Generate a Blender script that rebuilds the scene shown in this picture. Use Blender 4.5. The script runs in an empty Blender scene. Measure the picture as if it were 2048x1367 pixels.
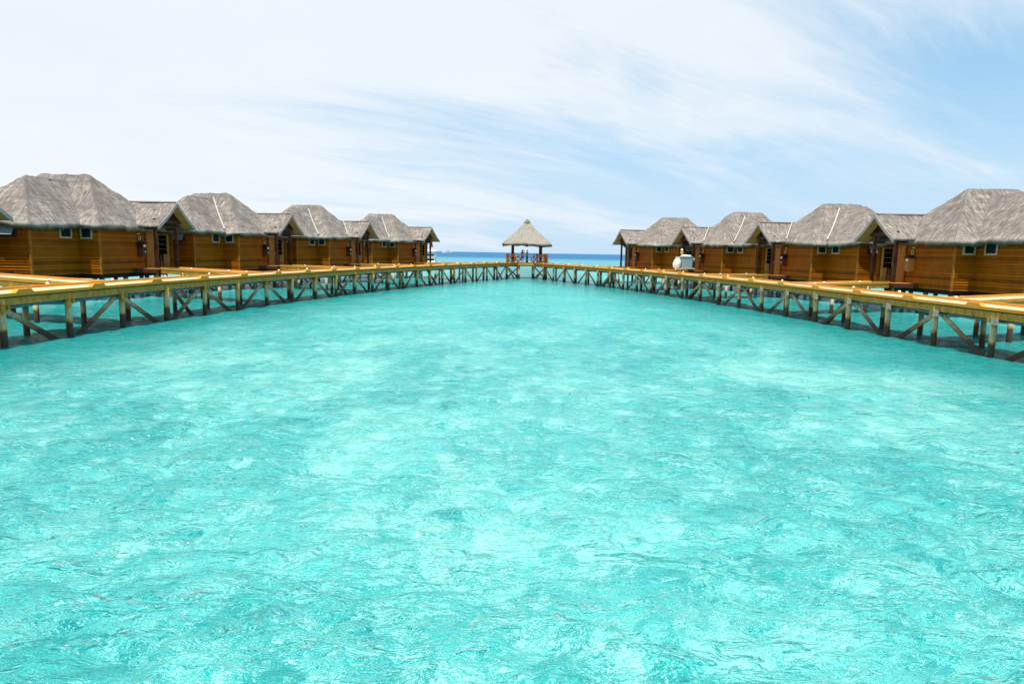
import bpy, math, random
import numpy as np
from mathutils import Vector, Matrix
random.seed(7); rng = np.random.RandomState(7)
scene = bpy.context.scene
C = scene.collection
R = math.radians

# ------------------------------------------------------------------ camera
H = 3.5
FPX = 1313.8; ROLL = 0.0185; PITCH = math.atan(178.5 / FPX)
cam_d = bpy.data.cameras.new("camera")
cam_d.sensor_fit = 'HORIZONTAL'; cam_d.sensor_width = 36.0
cam_d.lens = 36.0 * FPX / 2048.0
cam_d.clip_start = 0.1; cam_d.clip_end = 60000
cam = bpy.data.objects.new("camera", cam_d); C.objects.link(cam)
fw = Vector((0, math.cos(PITCH), -math.sin(PITCH)))
r0 = Vector((1, 0, 0)); u0 = Vector((0, math.sin(PITCH), math.cos(PITCH)))
rx = r0 * math.cos(ROLL) + u0 * math.sin(ROLL)
ux = u0 * math.cos(ROLL) - r0 * math.sin(ROLL)
M = Matrix((rx, ux, -fw)).transposed().to_4x4()
M.translation = Vector((0, 0, H))
cam.matrix_world = M
scene.camera = cam

# ------------------------------------------------------------------ light
SUN_EL, SUN_AZ = 76.0, 196.0          # azimuth from +Y: high, from behind the camera and a little left
sun_d = bpy.data.lights.new("sun", 'SUN'); sun_d.energy = 4.0; sun_d.angle = R(0.6)
sun_d.color = (1.0, 0.95, 0.86)
sun = bpy.data.objects.new("sun", sun_d); C.objects.link(sun)
sd = Vector((math.sin(R(SUN_AZ)) * math.cos(R(SUN_EL)), math.cos(R(SUN_AZ)) * math.cos(R(SUN_EL)), math.sin(R(SUN_EL))))
sun.rotation_euler = sd.to_track_quat('Z', 'Y').to_euler()
sun.location = (0, 0, 60)

scene.view_settings.view_transform = 'Standard'
scene.view_settings.look = 'None'
scene.view_settings.gamma = 1.0
scene.view_settings.exposure = 0.75
scene.cycles.max_bounces = 6
scene.cycles.caustics_reflective = False
scene.cycles.caustics_refractive = False


class NT:
    """tiny node-tree helper"""
    def __init__(s, nt): s.t = nt; s.n = nt.nodes; s.l = nt.links
    def new(s, kind, **kw):
        n = s.n.new(kind)
        for k, v in kw.items(): setattr(n, k, v)
        return n
    def put(s, sock, v):
        if hasattr(v, 'is_output') or hasattr(v, 'links'): s.l.new(v, sock)
        else: sock.default_value = v
    def math(s, op, a, b=None, c=None, clamp=False):
        n = s.new('ShaderNodeMath', operation=op, use_clamp=clamp)
        s.put(n.inputs[0], a)
        if b is not None: s.put(n.inputs[1], b)
        if c is not None: s.put(n.inputs[2], c)
        return n.outputs[0]
    def vmul(s, a, b):
        n = s.new('ShaderNodeVectorMath', operation='MULTIPLY'); s.put(n.inputs[0], a); s.put(n.inputs[1], b); return n.outputs[0]
    def vadd(s, a, b):
        n = s.new('ShaderNodeVectorMath', operation='ADD'); s.put(n.inputs[0], a); s.put(n.inputs[1], b); return n.outputs[0]
    def noise(s, vec, scale, detail=4, rough=.5, dist=0., out=0):
        n = s.new('ShaderNodeTexNoise'); s.put(n.inputs['Vector'], vec)
        n.inputs['Scale'].default_value = scale; n.inputs['Detail'].default_value = detail
        n.inputs['Roughness'].default_value = rough; n.inputs['Distortion'].default_value = dist
        return n.outputs[out]
    def ramp(s, fac, stops, interp='LINEAR'):
        n = s.new('ShaderNodeValToRGB'); s.put(n.inputs[0], fac)
        cr = n.color_ramp; cr.interpolation = interp
        while len(cr.elements) < len(stops): cr.elements.new(.5)
        for e, (p, c) in zip(cr.elements, stops):
            e.position = p; e.color = (c[0], c[1], c[2], 1) if hasattr(c, '__len__') else (c, c, c, 1)
        return n.outputs[0]
    def mix(s, f, a, b, mode='MIX'):
        n = s.new('ShaderNodeMix', data_type='RGBA', blend_type=mode)
        s.put(n.inputs[0], f)
        for sk, v in ((n.inputs[6], a), (n.inputs[7], b)):
            if isinstance(v, tuple) and len(v) == 3: v = (*v, 1)
            s.put(sk, v)
        return n.outputs[2]
    def map(s, v, a, b, c=0., d=1., smooth=False):
        n = s.new('ShaderNodeMapRange', interpolation_type='SMOOTHSTEP' if smooth else 'LINEAR')
        s.put(n.inputs[0], v)
        for i, q in enumerate((a, b, c, d)): n.inputs[i + 1].default_value = q
        return n.outputs[0]


# ------------------------------------------------------------------ sky
world = bpy.data.worlds.new("World"); scene.world = world; world.use_nodes = True
w = NT(world.node_tree)
for n in list(w.n): w.n.remove(n)
sky = w.new('ShaderNodeTexSky', sky_type='NISHITA', sun_disc=False)
sky.sun_elevation = R(SUN_EL); sky.sun_rotation = R(SUN_AZ)
sky.air_density = 1.0; sky.dust_density = 0.6; sky.ozone_density = 1.6
tc = w.new('ShaderNodeTexCoord'); sep = w.new('ShaderNodeSeparateXYZ'); w.l.new(tc.outputs['Generated'], sep.inputs[0])
dx, dy, dz = sep.outputs
SKY_STR = 0.084
skyc = w.mix(1.0, sky.outputs[0], (SKY_STR * .92, SKY_STR * .97, SKY_STR * 1.03), 'MULTIPLY')
zc = w.math('ADD', w.math('MAXIMUM', dz, 0.0), 0.17)
comb = w.new('ShaderNodeCombineXYZ')
w.l.new(w.math('DIVIDE', dx, zc), comb.inputs[0]); w.l.new(w.math('DIVIDE', dy, zc), comb.inputs[1])
uv = comb.outputs[0]
# cirrus sheets drawn out along a slight diagonal
r1 = w.new('ShaderNodeMapping'); r1.inputs['Rotation'].default_value = (0, 0, R(-33)); w.l.new(uv, r1.inputs[0])
rot = w.new('ShaderNodeMapping'); rot.inputs['Scale'].default_value = (0.62, 1.5, 1)
rot.inputs['Location'].default_value = (2.35, 0.9, 0)
w.l.new(r1.outputs[0], rot.inputs[0])
n1 = w.noise(rot.outputs[0], 0.75, 8, .58, .55)
n2 = w.noise(w.vadd(uv, (5.1, 2.2, 0)), 0.42, 3, .5, .2)
n3 = w.noise(w.vmul(rot.outputs[0], (1, 2.0, 1)), 2.2, 9, .66, .9)
az = w.math('DIVIDE', dx, w.math('MAXIMUM', w.math('ABSOLUTE', dy), .05))   # -0.8 left edge .. 0.8 right edge
el = dz
bias = w.math('ADD', w.map(az, -.75, .85, .46, -.12), w.map(el, .0, .30, -.08, .27))
cov = w.math('ADD', w.math('ADD', w.math('MULTIPLY', n1, .95), w.math('MULTIPLY', n2, .35)), w.math('MULTIPLY', n3, .36))
cov = w.math('ADD', cov, bias)
mask = w.map(cov, .80, 1.26, 0, 1, True)
# horizon veil
veil = w.map(el, 0.0, 0.26, .92, 0.0, True)
CL = 0.59
cloudc = w.mix(w.noise(w.vadd(uv, (1, 7, 0)), 1.1, 6, .6), (CL * .84, CL * .92, CL * 1.0), (CL * 1.02, CL * 1.02, CL * 1.02))
c1 = w.mix(veil, w.mix(.58, skyc, (.250, .455, .610)), (.350, .462, .570))
c2 = w.mix(w.math('MULTIPLY', mask, .88), c1, cloudc)
below = w.map(dz, -0.02, 0.0, 0, 1)
c3 = w.mix(below, (.10, .30, .34), c2)
bg = w.new('ShaderNodeBackground'); w.l.new(c3, bg.inputs[0]); bg.inputs[1].default_value = 1.0
wo = w.new('ShaderNodeOutputWorld'); w.l.new(bg.outputs[0], wo.inputs[0])

# ------------------------------------------------------------------ materials
def mat(name, build):
    m = bpy.data.materials.new(name); m.use_nodes = True
    t = NT(m.node_tree); b = t.n['Principled BSDF']
    build(t, b); return m

def set_in(b, **kw):
    for k, v in kw.items():
        b.inputs[k].default_value = v

def bump(t, b, h, strength=.4, dist=.02):
    n = t.new('ShaderNodeBump'); n.inputs['Strength'].default_value = strength; n.inputs['Distance'].default_value = dist
    t.l.new(h, n.inputs['Height']); t.l.new(n.outputs[0], b.inputs['Normal'])

def objc(t): return t.new('ShaderNodeTexCoord').outputs['Object']

def strands(t):
    uv_ = t.new('ShaderNodeUVMap', uv_map='strands').outputs[0]
    a = t.noise(t.vmul(uv_, (16, 1.7, 1)), 1.0, 5, .7)
    c = t.noise(t.vmul(uv_, (5, 1.0, 1)), 1.0, 4, .6, .3)
    course = t.noise(t.vadd(t.vmul(uv_, (.5, 5.5, 1)), (3, 3, 3)), 1.0, 3, .6)
    return a, c, course

def m_thatch(t, b):
    o = objc(t)
    st, cl_, course = strands(t)
    gr = t.noise(t.vmul(o, (1, 1, .5)), 22, 3, .6)
    big = t.noise(o, .55, 4, .6)
    f = t.math('ADD', t.math('ADD', t.math('MULTIPLY', st, .55), t.math('MULTIPLY', cl_, .22)), t.math('ADD', t.math('MULTIPLY', gr, .22), t.math('MULTIPLY', course, .16)))
    col = t.ramp(f, [(.43, (.038, .032, .028)), (.56, (.170, .149, .136)), (.70, (.46, .415, .375))])
    col = t.mix(t.map(big, .42, .64, .0, .42, True), col, (.10, .088, .082))
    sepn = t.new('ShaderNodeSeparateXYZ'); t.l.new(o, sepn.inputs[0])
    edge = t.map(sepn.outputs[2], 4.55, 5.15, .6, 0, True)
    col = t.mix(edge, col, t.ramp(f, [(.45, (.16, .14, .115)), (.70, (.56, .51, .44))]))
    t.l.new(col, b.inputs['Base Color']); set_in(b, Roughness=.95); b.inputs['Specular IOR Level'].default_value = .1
    bump(t, b, f, 1.0, .10)

def m_thatch_light(t, b):
    o = objc(t)
    st, cl_, course = strands(t)
    gr = t.noise(t.vmul(o, (1, 1, .5)), 18, 3, .6)
    f = t.math('ADD', t.math('ADD', t.math('MULTIPLY', st, .45), t.math('MULTIPLY', cl_, .22)), t.math('ADD', t.math('MULTIPLY', gr, .3), t.math('MULTIPLY', course, .18)))
    col = t.ramp(f, [(.44, (.11, .10, .08)), (.57, (.235, .215, .185)), (.74, (.40, .37, .33))])
    t.l.new(col, b.inputs['Base Color']); set_in(b, Roughness=.95)
    bump(t, b, f, 1.0, .10)

def wood(c_dark, c_light, board=.14, axis=2, grain=(1, 1, 14), rough=.5, groove=False):
    def f(t, b):
        o = objc(t)
        s = t.new('ShaderNodeSeparateXYZ'); t.l.new(o, s.inputs[0])
        wn = t.new('ShaderNodeTexWhiteNoise', noise_dimensions='1D')
        t.l.new(t.math('FLOOR', t.math('DIVIDE', t.math('SUBTRACT', s.outputs[axis], 1.67), board)), wn.inputs[1])
        g = t.noise(t.vmul(o, grain), 3.0, 5, .65)
        blot = t.noise(o, .9, 3, .6)
        fac = t.math('ADD', t.math('ADD', t.math('MULTIPLY', wn.outputs[0], .30), t.math('MULTIPLY', g, .55)), t.math('MULTIPLY', blot, .35))
        col = t.ramp(fac, [(.30, c_dark), (.95, c_light)])
        if groove:
            fz = t.math('FRACT', t.math('DIVIDE', t.math('SUBTRACT', s.outputs[2], 1.67), board))
            col = t.mix(t.map(fz, .0, .22, .5, 0, True), col, tuple(x * .12 for x in c_dark))
        t.l.new(col, b.inputs['Base Color']); set_in(b, Roughness=rough)
        b.inputs['Specular IOR Level'].default_value = .06
        bump(t, b, g, .35, .01)
    return f

def plain(c, rough=.6, var=.25, scale=6, metal=0.):
    def f(t, b):
        n = t.noise(objc(t), scale, 5, .6)
        c0 = tuple(x * (1 - var) for x in c); c1 = tuple(min(1, x * (1 + var)) for x in c)
        t.l.new(t.ramp(n, [(.3, c0), (.7, c1)]), b.inputs['Base Color']); set_in(b, Roughness=rough, Metallic=metal)
        bump(t, b, n, .2, .01)
    return f

def m_pile(t, b):
    g = t.new('ShaderNodeNewGeometry'); s = t.new('ShaderNodeSeparateXYZ'); t.l.new(g.outputs['Position'], s.inputs[0])
    n = t.noise(t.vmul(g.outputs['Position'], (1, 1, .25)), 9, 5, .65)
    n2 = t.noise(g.outputs['Position'], 1.7, 4, .6)
    dry = t.ramp(n, [(.3, (.17, .09, .015)), (.5, (.46, .30, .05)), (.7, (.66, .50, .20))])
    z = t.math('ADD', s.outputs[2], t.math('MULTIPLY', t.math('SUBTRACT', n2, .5), .55))
    band = t.math('MULTIPLY', t.map(z, .62, .78, 0, 1, True), t.map(z, .98, 1.2, 1, 0, True))
    c = t.mix(t.math('MULTIPLY', band, .6), dry, (.47, .45, .36))
    wet = t.map(z, .50, .68, 1, 0, True)
    c = t.mix(wet, c, t.mix(n, (.018, .012, .007), (.09, .045, .02)))
    t.l.new(c, b.inputs['Base Color']); set_in(b, Roughness=.7)
    bump(t, b, n, .5, .02)

def m_brace(t, b):
    g = t.new('ShaderNodeNewGeometry'); s = t.new('ShaderNodeSeparateXYZ'); t.l.new(g.outputs['Position'], s.inputs[0])
    n = t.noise(g.outputs['Position'], 7, 5, .65)
    z = t.math('ADD', s.outputs[2], t.math('MULTIPLY', t.math('SUBTRACT', n, .5), .3))
    dry = t.ramp(n, [(.3, (.30, .20, .11)), (.7, (.60, .46, .30))])
    c = t.mix(t.map(z, .7, 1.1, 1, 0, True), dry, (.20, .11, .045))
    c = t.mix(t.map(z, .40, .55, 1, 0, True), c, (.045, .024, .012))
    t.l.new(c, b.inputs['Base Color']); set_in(b, Roughness=.75)

def m_beam(t, b):
    o = objc(t)
    n = t.noise(t.vmul(o, (1, 1, .5)), 5, 6, .7); n2 = t.noise(o, 1.1, 3, .6)
    c = t.ramp(n, [(.25, (.07, .035, .005)), (.48, (.40, .19, .018)), (.75, (.64, .33, .04))])
    c = t.mix(t.map(n2, .45, .65, 0, .5), c, (.24, .20, .04))
    t.l.new(c, b.inputs['Base Color']); set_in(b, Roughness=.7); bump(t, b, n, .4, .02)

def m_glass(t, b):
    set_in(b, Roughness=.15, IOR=1.25); b.inputs['Base Color'].default_value = (.012, .018, .022, 1)

def m_water(t, b):
    g = t.new('ShaderNodeNewGeometry'); P = g.outputs['Position']
    s = t.new('ShaderNodeSeparateXYZ'); t.l.new(P, s.inputs[0])
    X, Y = s.outputs[0], s.outputs[1]
    dist = t.math('SQRT', t.math('ADD', t.math('MULTIPLY', X, X), t.math('MULTIPLY', Y, Y)))
    # ripples
    Q = t.vmul(P, (1, 1, 0))
    mp = t.new('ShaderNodeMapping'); mp.inputs['Rotation'].default_value = (0, 0, R(-12)); mp.inputs['Scale'].default_value = (.62, 1.25, 1); t.l.new(Q, mp.inputs[0])
    b1 = t.noise(mp.outputs[0], 2.7, 4, .55, .6)
    b2 = t.noise(mp.outputs[0], 7.0, 4, .62, .5)
    b3 = t.noise(Q, 17, 2, .5, .3)
    # sparse steep wavelets standing out of the finer chop
    wl = t.map(t.noise(mp.outputs[0], 1.7, 3, .55, .6), .56, .68, 0, 1, True)
    wl2 = t.map(t.noise(t.vadd(mp.outputs[0], (9, 4, 0)), 3.8, 3, .55, .6), .57, .68, 0, 1, True)
    b0 = t.noise(mp.outputs[0], .85, 3, .5, .4)
    h0 = t.math('MULTIPLY', t.math('ADD', t.math('MULTIPLY', wl, .075), t.math('MULTIPLY', wl2, .036)), t.map(dist, 8, 32, 1.0, 2.6))
    h = t.math('ADD', t.math('ADD', t.math('ADD', t.math('MULTIPLY_ADD', b1, .075, h0), t.math('MULTIPLY', b0, t.map(dist, 22, 60, 0, .16))), t.math('MULTIPLY', b2, .030)),
               t.math('MULTIPLY', b3, t.map(dist, 6, 25, .006, 0)))
    n = t.new('ShaderNodeBump'); n.inputs['Distance'].default_value = 1.0
    t.l.new(t.map(dist, 10, 400, 1.0, .7), n.inputs['Strength'])
    t.l.new(h, n.inputs['Height'])
    # the bed is seen refracted through the ripples: shift the lookup with the surface slope (about 1.3 m of water)
    RP = t.vadd(P, t.vmul(n.outputs[0], (-.9, -.9, 0)))
    # sandy bed with broad coral patches; caustic light painted in as finer mottle
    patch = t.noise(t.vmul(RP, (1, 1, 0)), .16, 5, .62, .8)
    caustic_mottle = t.noise(t.vmul(RP, (1, 1.2, 0)), 2.3, 7, .70, .8)
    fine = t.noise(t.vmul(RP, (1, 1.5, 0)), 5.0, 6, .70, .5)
    f = t.math('ADD', t.math('MULTIPLY', patch, .28), t.math('ADD', t.math('MULTIPLY', caustic_mottle, .66), t.math('MULTIPLY', fine, .80)))
    bed_pale = (.036, .390, .372); mid = (.003, .265, .268); bed_dark = (.001, .100, .112)
    bed = t.ramp(f, [(.775, bed_dark), (.855, mid), (.895, bed_pale), (.945, (.32, .53, .48))])
    flat = t.map(dist, 14, 50, .1, .75, True)
    bed = t.mix(flat, bed, (.032, .350, .346))
    # darker teal band along the piles on both sides
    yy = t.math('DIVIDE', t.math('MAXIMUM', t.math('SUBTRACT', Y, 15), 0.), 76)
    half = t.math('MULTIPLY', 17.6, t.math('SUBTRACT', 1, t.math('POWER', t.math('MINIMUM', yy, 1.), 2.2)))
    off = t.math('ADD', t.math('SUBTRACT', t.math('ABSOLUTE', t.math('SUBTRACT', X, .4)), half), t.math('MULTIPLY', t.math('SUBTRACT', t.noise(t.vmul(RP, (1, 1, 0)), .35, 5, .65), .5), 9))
    teal_band = t.math('MULTIPLY', t.map(off, -9, -.5, 0, .9, True), t.map(off, 7, 13, 1, 0, True))
    bed = t.mix(teal_band, bed, t.mix(t.map(fine, .4, .6), (.002, .125, .125), (.008, .225, .215)))
    # the open lagoon outside, then the reef edge far out
    bed = t.mix(t.map(Y, 98, 200, 0, 1, True), bed, (.050, .235, .290))
    reefn = t.noise(t.vmul(P, (1, 1, 0)), .006, 4, .6)
    reef = t.map(t.math('ADD', Y, t.math('MULTIPLY', reefn, 220)), 400, 600, 0, 1, True)
    bed = t.mix(reef, bed, (.010, .105, .235))
    bed = t.mix(t.map(dist, 1400, 6000, 0, .45), bed, (.02, .12, .27))
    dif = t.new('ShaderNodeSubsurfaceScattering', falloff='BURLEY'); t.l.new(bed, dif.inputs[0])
    dif.inputs['Scale'].default_value = 1.5; dif.inputs['Radius'].default_value = (.3, 1., .95)
    dn = t.new('ShaderNodeMix', data_type='VECTOR')
    dn.inputs[0].default_value = .5; t.l.new(g.outputs['Normal'], dn.inputs[4]); t.l.new(n.outputs[0], dn.inputs[5]); t.l.new(dn.outputs[1], dif.inputs['Normal'])
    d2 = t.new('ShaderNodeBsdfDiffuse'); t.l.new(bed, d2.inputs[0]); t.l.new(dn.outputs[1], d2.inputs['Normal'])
    dm = t.new('ShaderNodeMixShader'); dm.inputs[0].default_value = .86; t.l.new(dif.outputs[0], dm.inputs[1]); t.l.new(d2.outputs[0], dm.inputs[2])
    glo = t.new('ShaderNodeBsdfGlossy'); t.l.new(n.outputs[0], glo.inputs['Normal'])
    t.l.new(t.map(dist, 5, 300, .09, .30), glo.inputs['Roughness'])
    fr = t.new('ShaderNodeFresnel'); fr.inputs[0].default_value = 1.333; t.l.new(n.outputs[0], fr.inputs['Normal'])
    # the mean reflectance of a choppy surface levels off with distance
    cap = t.ramp(t.map(dist, 0, 500), [(0, .60), (.05, .46), (.12, .60), (.20, .58), (.5, .30), (1., .12)])
    mx = t.new('ShaderNodeMixShader'); t.l.new(t.math('MINIMUM', fr.outputs[0], cap), mx.inputs[0])
    t.l.new(dm.outputs[0], mx.inputs[1]); t.l.new(glo.outputs[0], mx.inputs[2])
    t.l.new(mx.outputs[0], t.n['Material Output'].inputs['Surface'])

MT = dict(
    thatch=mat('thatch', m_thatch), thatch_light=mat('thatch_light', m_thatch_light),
    siding=mat('siding', wood((.085, .024, .001), (.49, .145, .006), board=.16, rough=.6, groove=True)),
    trim=mat('trim', wood((.24, .085, .010), (.42, .17, .03), rough=.6)),
    darkwood=mat('darkwood', wood((.035, .014, .009), (.13, .055, .034), board=.4, rough=.5)),
    doorwood=mat('doorwood', wood((.24, .085, .018), (.58, .26, .06), board=.13, axis=1, grain=(6, 6, .6), rough=.5)),
    doorpale=mat('doorpale', wood((.50, .28, .07), (.85, .58, .22), board=.3, rough=.5)),
    deck=mat('deck', plain((.60, .395, .235), .75, .16, 3)),
    kerb=mat('kerb', wood((.34, .14, .014), (.82, .42, .08), board=.5, rough=.65)),
    beam=mat('beam', m_beam), pile=mat('pile', m_pile), brace=mat('brace', m_brace),
    pale_block=mat('pale_block', plain((.34, .34, .27), .8, .35, 7)),
    pipe_blue=mat('pipe_blue', plain((.03, .22, .36), .4, .15)),
    pipe_green=mat('pipe_green', plain((.13, .24, .21), .5, .2)),
    winframe=mat('winframe', plain((.40, .33, .20), .6, .2)),
    glass=mat('glass', m_glass),
    soffit=mat('soffit', wood((.44, .24, .08), (.62, .38, .14), board=.25, axis=1, rough=.6)),
    barge=mat('barge', plain((.30, .29, .27), .7, .25)),
    white=mat('white', plain((.78, .78, .76), .5, .05)),
    railwood=mat('railwood', wood((.22, .06, .01), (.58, .21, .03), board=.4, rough=.6)),
    strip=mat('strip', plain((.42, .42, .38), .7, .15)),
    offwhite=mat('offwhite', plain((.62, .60, .53), .6, .1)),
    black=mat('black', plain((.02, .02, .022), .5, .2)),
    canvas=mat('canvas', plain((.27, .36, .41), .8, .12)),
    blue=mat('blue', plain((.05, .12, .42), .7, .1)),
    red=mat('red', plain((.34, .022, .055), .5, .1)),
    pink=mat('pink', plain((.75, .16, .32), .7, .1)),
    yellow=mat('yellow', plain((.62, .46, .05), .6, .1)),
    skin=mat('skin', plain((.42, .22, .14), .6, .08)),
    hair=mat('hair', plain((.02, .014, .012), .6, .2)),
    shirt=mat('shirt', plain((.24, .23, .21), .8, .2)),
    trousers=mat('trousers', plain((.02, .10, .095), .8, .15)),
    concrete=mat('concrete', plain((.20, .23, .18), .85, .3, 4)),
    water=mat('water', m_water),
)

# ------------------------------------------------------------------ mesh helpers
class MB:
    def __init__(s): s.v = []; s.f = []; s.uv = {}
    def add(s, vs, fs):
        k = len(s.v); s.v += [tuple(map(float, p)) for p in vs]; s.f += [tuple(i + k for i in q) for q in fs]; return s
    def box(s, x0, x1, y0, y1, z0, z1):
        return s.add([(x0, y0, z0), (x1, y0, z0), (x1, y1, z0), (x0, y1, z0), (x0, y0, z1), (x1, y0, z1), (x1, y1, z1), (x0, y1, z1)],
                     [(0, 3, 2, 1), (4, 5, 6, 7), (0, 1, 5, 4), (1, 2, 6, 5), (2, 3, 7, 6), (3, 0, 4, 7)])
    def hexa(s, bot, top):
        """bot/top: 4 points each, counter-clockwise"""
        return s.add(list(bot) + list(top), [(0, 3, 2, 1), (4, 5, 6, 7), (0, 1, 5, 4), (1, 2, 6, 5), (2, 3, 7, 6), (3, 0, 4, 7)])
    def bar(s, a, b, wd, ht, up=(0, 0, 1)):
        """rectangular bar from a to b"""
        a = Vector(a); b = Vector(b); d = (b - a).normalized(); up = Vector(up)
        sd_ = d.cross(up)
        if sd_.length < 1e-4: sd_ = d.cross(Vector((1, 0, 0)))
        sd_.normalize(); u_ = sd_.cross(d).normalized()
        q = [(-1, -1), (1, -1), (1, 1), (-1, 1)]
        pa = [a + sd_ * i * wd / 2 + u_ * j * ht / 2 for i, j in q]; pb = [b + sd_ * i * wd / 2 + u_ * j * ht / 2 for i, j in q]
        return s.add(pa + pb, [(0, 1, 2, 3), (7, 6, 5, 4), (0, 4, 5, 1), (1, 5, 6, 2), (2, 6, 7, 3), (3, 7, 4, 0)])
    def tube(s, pts, rad, n=8, cap=True):
        pts = [Vector(p) for p in pts]; m = len(pts)
        rad = rad if hasattr(rad, '__len__') else [rad] * m
        vs = []; fs = []
        for i, p in enumerate(pts):
            d = (pts[min(i + 1, m - 1)] - pts[max(i - 1, 0)]).normalized()
            ref = Vector((0, 0, 1)) if abs(d.z) < .9 else Vector((0, 1, 0))
            a = d.cross(ref).normalized(); b_ = a.cross(d).normalized()
            for k in range(n):
                t_ = 2 * math.pi * k / n
                vs.append(p + (a * math.cos(t_) + b_ * math.sin(t_)) * rad[i])
        for i in range(m - 1):
            for k in range(n):
                fs.append((i * n + k, i * n + (k + 1) % n, (i + 1) * n + (k + 1) % n, (i + 1) * n + k))
        if cap: fs.append(tuple(range(n))[::-1]); fs.append(tuple((m - 1) * n + k for k in range(n)))
        return s.add(vs, fs)
    def lathe(s, prof, n=16, c=(0, 0, 0)):
        vs = []; fs = []
        for r_, z_ in prof:
            for k in range(n):
                a = 2 * math.pi * k / n; vs.append((c[0] + r_ * math.cos(a), c[1] + r_ * math.sin(a), c[2] + z_))
        for i in range(len(prof) - 1):
            for k in range(n): fs.append((i * n + k, i * n + (k + 1) % n, (i + 1) * n + (k + 1) % n, (i + 1) * n + k))
        fs.append(tuple(range(n))[::-1]); fs.append(tuple((len(prof) - 1) * n + k for k in range(n)))
        return s.add(vs, fs)
    def mirror_x(s):
        s.v = [(-x, y, z) for x, y, z in s.v]; s.f = [tuple(reversed(q)) for q in s.f]; return s
    def build(s, name, material, parent=None, smooth=False, mats=None, bevel=0):
        me = bpy.data.meshes.new(name); me.from_pydata(s.v, [], s.f); me.update()
        if s.uv:
            ul = me.uv_layers.new(name='strands'); li = np.empty(len(me.loops), np.int32); me.loops.foreach_get('vertex_index', li)
            arr = np.zeros((len(s.v), 2)); 
            for k0, a_ in s.uv.items(): arr[k0:k0 + len(a_)] = a_
            ul.data.foreach_set('uv', arr[li].ravel())
        if smooth:
            me.polygons.foreach_set('use_smooth', [True] * len(me.polygons))
        ob = bpy.data.objects.new(name, me); C.objects.link(ob)
        ob.data.materials.append(MT[material])
        if parent is not None: ob.parent = parent
        if bevel:
            bv = ob.modifiers.new('bevel', 'BEVEL'); bv.width = bevel; bv.segments = 1; bv.limit_method = 'ANGLE'
        return ob

def tag(o, label=None, cat=None, group=None, kind=None):
    if label: o['label'] = label
    if cat: o['category'] = cat
    if group: o['group'] = group
    if kind: o['kind'] = kind
    return o

def empty(name, loc, rz=0.):
    o = bpy.data.objects.new(name, None); C.objects.link(o)
    o.location = loc; o.rotation_euler = (0, 0, rz); o.empty_display_size = .3; return o

# ------------------------------------------------------------------ water (one sheet to the horizon, real waves)
def build_water():
    ang = np.concatenate([np.linspace(-180, -52, 40, endpoint=False), np.linspace(-52, 52, 1180), np.linspace(52, 180, 41)[1:-1]])
    ang = np.radians(ang)
    rr = [0.6]
    while rr[-1] < 30000:
        r_ = rr[-1]
        rr.append(r_ * (1.009 if 4 < r_ < 130 else 1.09))
    rr = np.array(rr)
    A, Rr = np.meshgrid(ang, rr)
    X = np.sin(A) * Rr; Y = np.cos(A) * Rr
    Z = np.zeros_like(X)
    r2 = np.random.RandomState(3)
    cell = np.where((Rr > 4) & (Rr < 130), Rr * .009, Rr * .09)
    for i in range(90):
        lam = .30 * (9 ** (i / 89.0)) * r2.uniform(.9, 1.1)
        th = r2.normal(0, .85) + (-.22)
        kx, ky = math.sin(th) * 2 * math.pi / lam, math.cos(th) * 2 * math.pi / lam
        amp = .0034 * lam ** .30
        ph = r2.uniform(0, 6.28)
        fade = np.clip((lam / cell - 2.0) / 2, 0, 1)
        t_ = kx * X + ky * Y + ph
        # slightly peaked crests
        Z += amp * fade * (np.sin(t_) + .25 * np.sin(2 * t_ + 1.57))
    nr, na = X.shape
    co = np.empty((nr * na + 1, 3)); co[:-1, 0] = X.ravel(); co[:-1, 1] = Y.ravel(); co[:-1, 2] = Z.ravel(); co[-1] = (0, 0, 0)
    i, j = np.meshgrid(np.arange(nr - 1), np.arange(na), indexing='ij')
    j2 = (j + 1) % na
    q = np.stack([i * na + j, i * na + j2, (i + 1) * na + j2, (i + 1) * na + j], -1).reshape(-1, 4)
    me = bpy.data.meshes.new('water')
    me.vertices.add(len(co)); me.vertices.foreach_set('co', co.ravel())
    jj = np.arange(na); tri = np.stack([np.full(na, nr * na), (jj + 1) % na, jj], -1)
    loops = np.concatenate([q.ravel(), tri.ravel()])
    me.loops.add(len(loops)); me.loops.foreach_set('vertex_index', loops.astype(np.int32))
    starts = np.concatenate([np.arange(len(q)) * 4, len(q) * 4 + np.arange(na) * 3])
    me.polygons.add(len(starts)); me.polygons.foreach_set('loop_start', starts.astype(np.int32))
    me.polygons.foreach_set('use_smooth', np.ones(len(starts), bool))
    me.update(calc_edges=True); me.validate()
    if me.polygons[len(me.polygons) // 2].normal.z < 0: me.flip_normals()
    ob = bpy.data.objects.new('water', me); C.objects.link(ob); me.materials.append(MT['water'])
    tag(ob, kind='structure')
build_water()

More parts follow.
